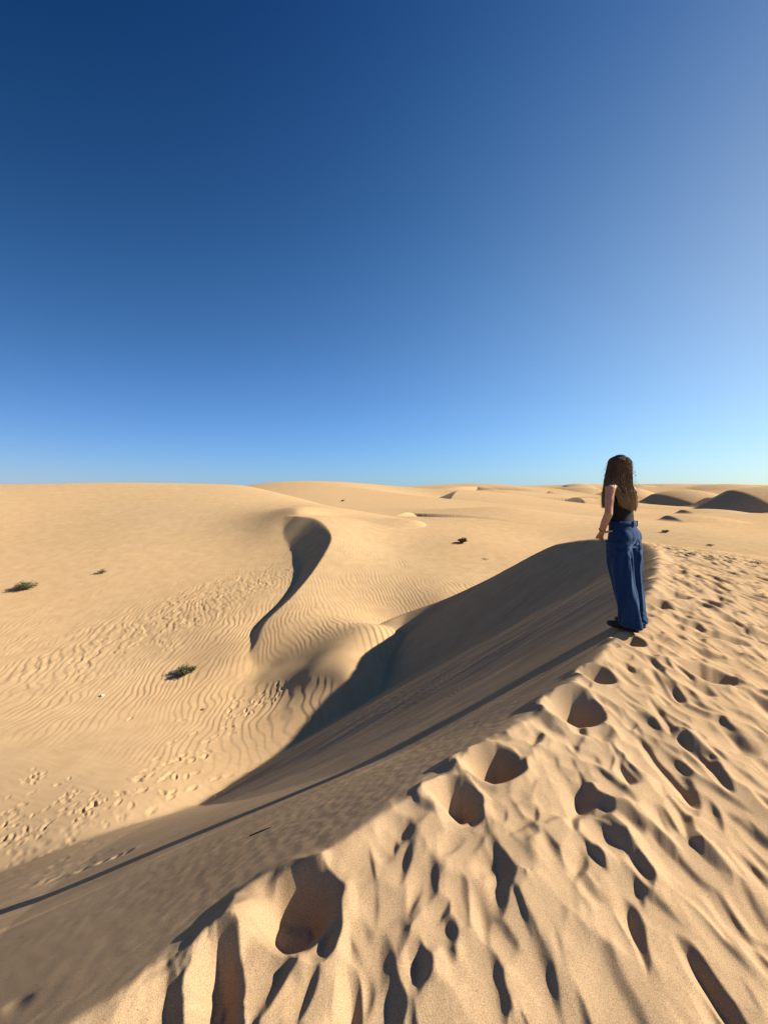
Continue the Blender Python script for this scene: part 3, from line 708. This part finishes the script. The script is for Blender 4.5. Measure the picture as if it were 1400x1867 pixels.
for k in range(30):      # loose wisps
    az = math.radians(rh.choice((-1, 1))*rh.uniform(50, 180)); p_ = hair_path(az, rh.uniform(0, 1.2), -.25, rh)
    p_ = [q_+Vector((rh.uniform(-.006, .006), rh.uniform(-.006, .006), 0))*i_ for i_, q_ in enumerate(p_)]
    hair_tube(p_, .0011, .3, .6)
cap = MB(); cap.ball((0, .022, 1.562), (.083, .098, .098), 16)
cap.v = [v if v.y < .085 or v.z > 1.6 else Vector((v.x*.9, .08, v.z)) for v in cap.v]
nb = len(hv); hv += cap.v; ht += [.08]*len(cap.v); hf += [tuple(i_+nb for i_ in f_) for f_ in cap.f]
hair = mesh_obj('hair', hv, hf, hm, woman)
ta = hair.data.attributes.new('tone', 'FLOAT', 'POINT'); ta.data.foreach_set('value', np.array(ht, np.float32))

# ---------------------------------------------------------------- desert plants
leaf_g = mat_plain('grey_green_leaf', (.085, .105, .050), .7, .25, (5, .6, 1.5))
leaf_d = mat_plain('dull_green_leaf', (.060, .080, .038), .7, .25, (5, .6, 1.5))
straw = mat_plain('straw', (.20, .16, .085), .8, .2, (5, .6, 1.3))
twig_m = mat_plain('dry_twig', (.16, .11, .07), .85, .2, (8, .6, 1.3))
def shrub(name, label, cat, px, py, Y, width, height, stems, leaves, lm, seed, group=None, lean=0, leaf=(.05, .014), flat=1.0):
    X0 = (px-HX)/F*Y
    r = random.Random(seed); root = thing(name, label, cat, (X0, Y, ground_z(X0, Y)-.02), 0, group)
    st, lf = MB(), MB()
    for k in range(stems):
        a = r.uniform(0, 2*math.pi); reach = width/2*math.sqrt(r.uniform(.05, 1)); h = height*r.uniform(.45, 1)*(1-.45*(reach/(width/2))**2)*(1.25 if k % 5 == 4 else 1)
        e = Vector((math.cos(a)*reach+lean*h, math.sin(a)*reach*flat, h)); p0 = Vector((math.cos(a)*width*.06, math.sin(a)*width*.06, 0))
        pts = [p0.lerp(e, t)+Vector((r.uniform(-1, 1), r.uniform(-1, 1), 0))*.02*width+Vector((0, 0, .10*height*math.sin(math.pi*t))) for t in (0, .35, .7, 1)]
        st.tube(pts, [.008, .006, .004, .002], 5)
        for q in range(0 if k % 5 == 4 else leaves):
            t = r.uniform(.3, 1.0); i_ = min(2, int(t*3)); p = pts[i_].lerp(pts[i_+1], min(1, t*3-i_))+Vector((r.gauss(0, 1), r.gauss(0, 1), r.gauss(0, 1)))*.03*width
            p.z = max(p.z, .005)
            d = Vector((r.gauss(0, 1), r.gauss(0, 1), r.gauss(.6, .8))).normalized(); s_ = d.cross(Vector((r.random(), r.random(), r.random()+.1))).normalized()
            L_ = leaf[0]*r.uniform(.6, 1.3); W_ = leaf[1]*r.uniform(.7, 1.3); b0 = len(lf.v)
            lf.v += [p, p+d*L_*.5+s_*W_, p+d*L_, p+d*L_*.5-s_*W_]; lf.f.append((b0, b0+1, b0+2, b0+3))
    st.obj('stem', twig_m, root)
    if leaves:
        o = lf.obj('foliage', lm, root); o.data.polygons.foreach_set('use_smooth', [False]*len(o.data.polygons))
    return root
G1 = 'shrubs on the sand'
shrub('shrub', 'low grey-green shrub alone at the foot of the left slope, nearest of the shrubs', 'shrub', 340, 1229, hit(340,1229,5,60)[1], 1.05, .42, 80, 26, leaf_g, 1, G1, -.05, (.06, .018))
shrub('shrub', 'wide green shrub at the far left edge of the left dune slope', 'shrub', 46, 1074, hit(46,1074,10,80)[1], 1.6, .62, 85, 26, leaf_g, 2, G1, .25, (.075, .022))
shrub('shrub', 'sparse twiggy shrub with few leaves on the left dune slope', 'shrub', 186, 1046, hit(186,1046,10,80)[1], .75, .42, 26, 14, leaf_d, 3, G1, .15, (.06, .018))
shrub('shrub', 'round olive shrub on the rippled sand in the middle of the valley', 'shrub', 843, 990, hit(843,990,15,120)[1], .95, .55, 80, 24, leaf_d, 4, G1, .1, (.07, .02))
shrub('shrub', 'tiny dark shrub far off on the pale dune beyond the S-shaped slip face', 'shrub', 625, 914, hit(625,914,40,160)[1], .85, .4, 40, 14, leaf_d, 5, G1, .2, (.08, .03))
shrub('dry_tuft', 'thin dry tuft of twigs lying flat in the ripples beyond the horn', 'dry plant', 886, 1020, hit(886,1020,15,80)[1], .9, .14, 16, 0, leaf_d, 6, None, .2)
shrub('grass_tuft', 'low straw-coloured tuft at the far edge of the trampled sand', 'grass', 1294, 995, hit(1294,995,8,60)[1], .7, .14, 34, 8, straw, 7, None, 0, (.05, .012))
shrub('grass_tuft', 'small green tuft in the shaded hollow beyond the trampled sand', 'grass', 1212, 971, hit(1212,971,20,90)[1], .8, .32, 40, 16, leaf_g, 8, None, 0, (.07, .02))
shrub('grass_tuft', 'small dark tuft among footprints at the right edge of the ridge', 'grass', 1376, 1028, hit(1376,1028,5,60)[1], .24, .09, 26, 10, leaf_d, 9, None, 0, (.03, .009))
# stones
stone_w = mat_plain('pale_stone', (.62, .58, .50), .8, .3, (20, .8, 1.15)); stone_b = mat_plain('brown_stone', (.22, .15, .10), .85, .3, (20, .7, 1.2))
def stone(label, px, py, size, m, seed):
    X0, Y0, _ = hit(px, py, 4, 60); q = MB(); q.ball((0, 0, size*.3), (size, size*.8, size*.6), 10)
    r = random.Random(seed)
    q.v = [v*(1+.35*float(perlin(np.array([v.x/size*.9+seed]), np.array([v.y/size*.9+v.z/size]), seed)[0])) for v in q.v]
    o = q.obj('stone', m); o.location = (X0, Y0, ground_z(X0, Y0)); o['label'] = label; o['category'] = 'stone'
stone('pale stone lying alone in the ripples low on the left slope', 187, 1270, .085, stone_w, 3)
stone('small brown stone with a short drag mark beside the floor footprints', 371, 1295, .07, stone_b, 4)
# twig lying on the slip face
X0, Y0, _ = hit(476, 1516, 1, 30); q = MB(); zz0 = ground_z(X0, Y0)
pts = []
for k in range(7):
    xx, yy = X0-.07+.14*k/6, Y0+.006*math.sin(k*2.1)-.02*k/6; pts.append((xx, yy, ground_z(xx, yy)+.004))
q.tube(pts, [.002, .0042, .005, .0045, .004, .003, .002], 6); o = q.obj('twig', mat_plain('dark_twig', (.06, .045, .035), .9, .2)); o['label'] = 'dark dry twig lying on the shaded slip face near the crest'; o['category'] = 'twig'
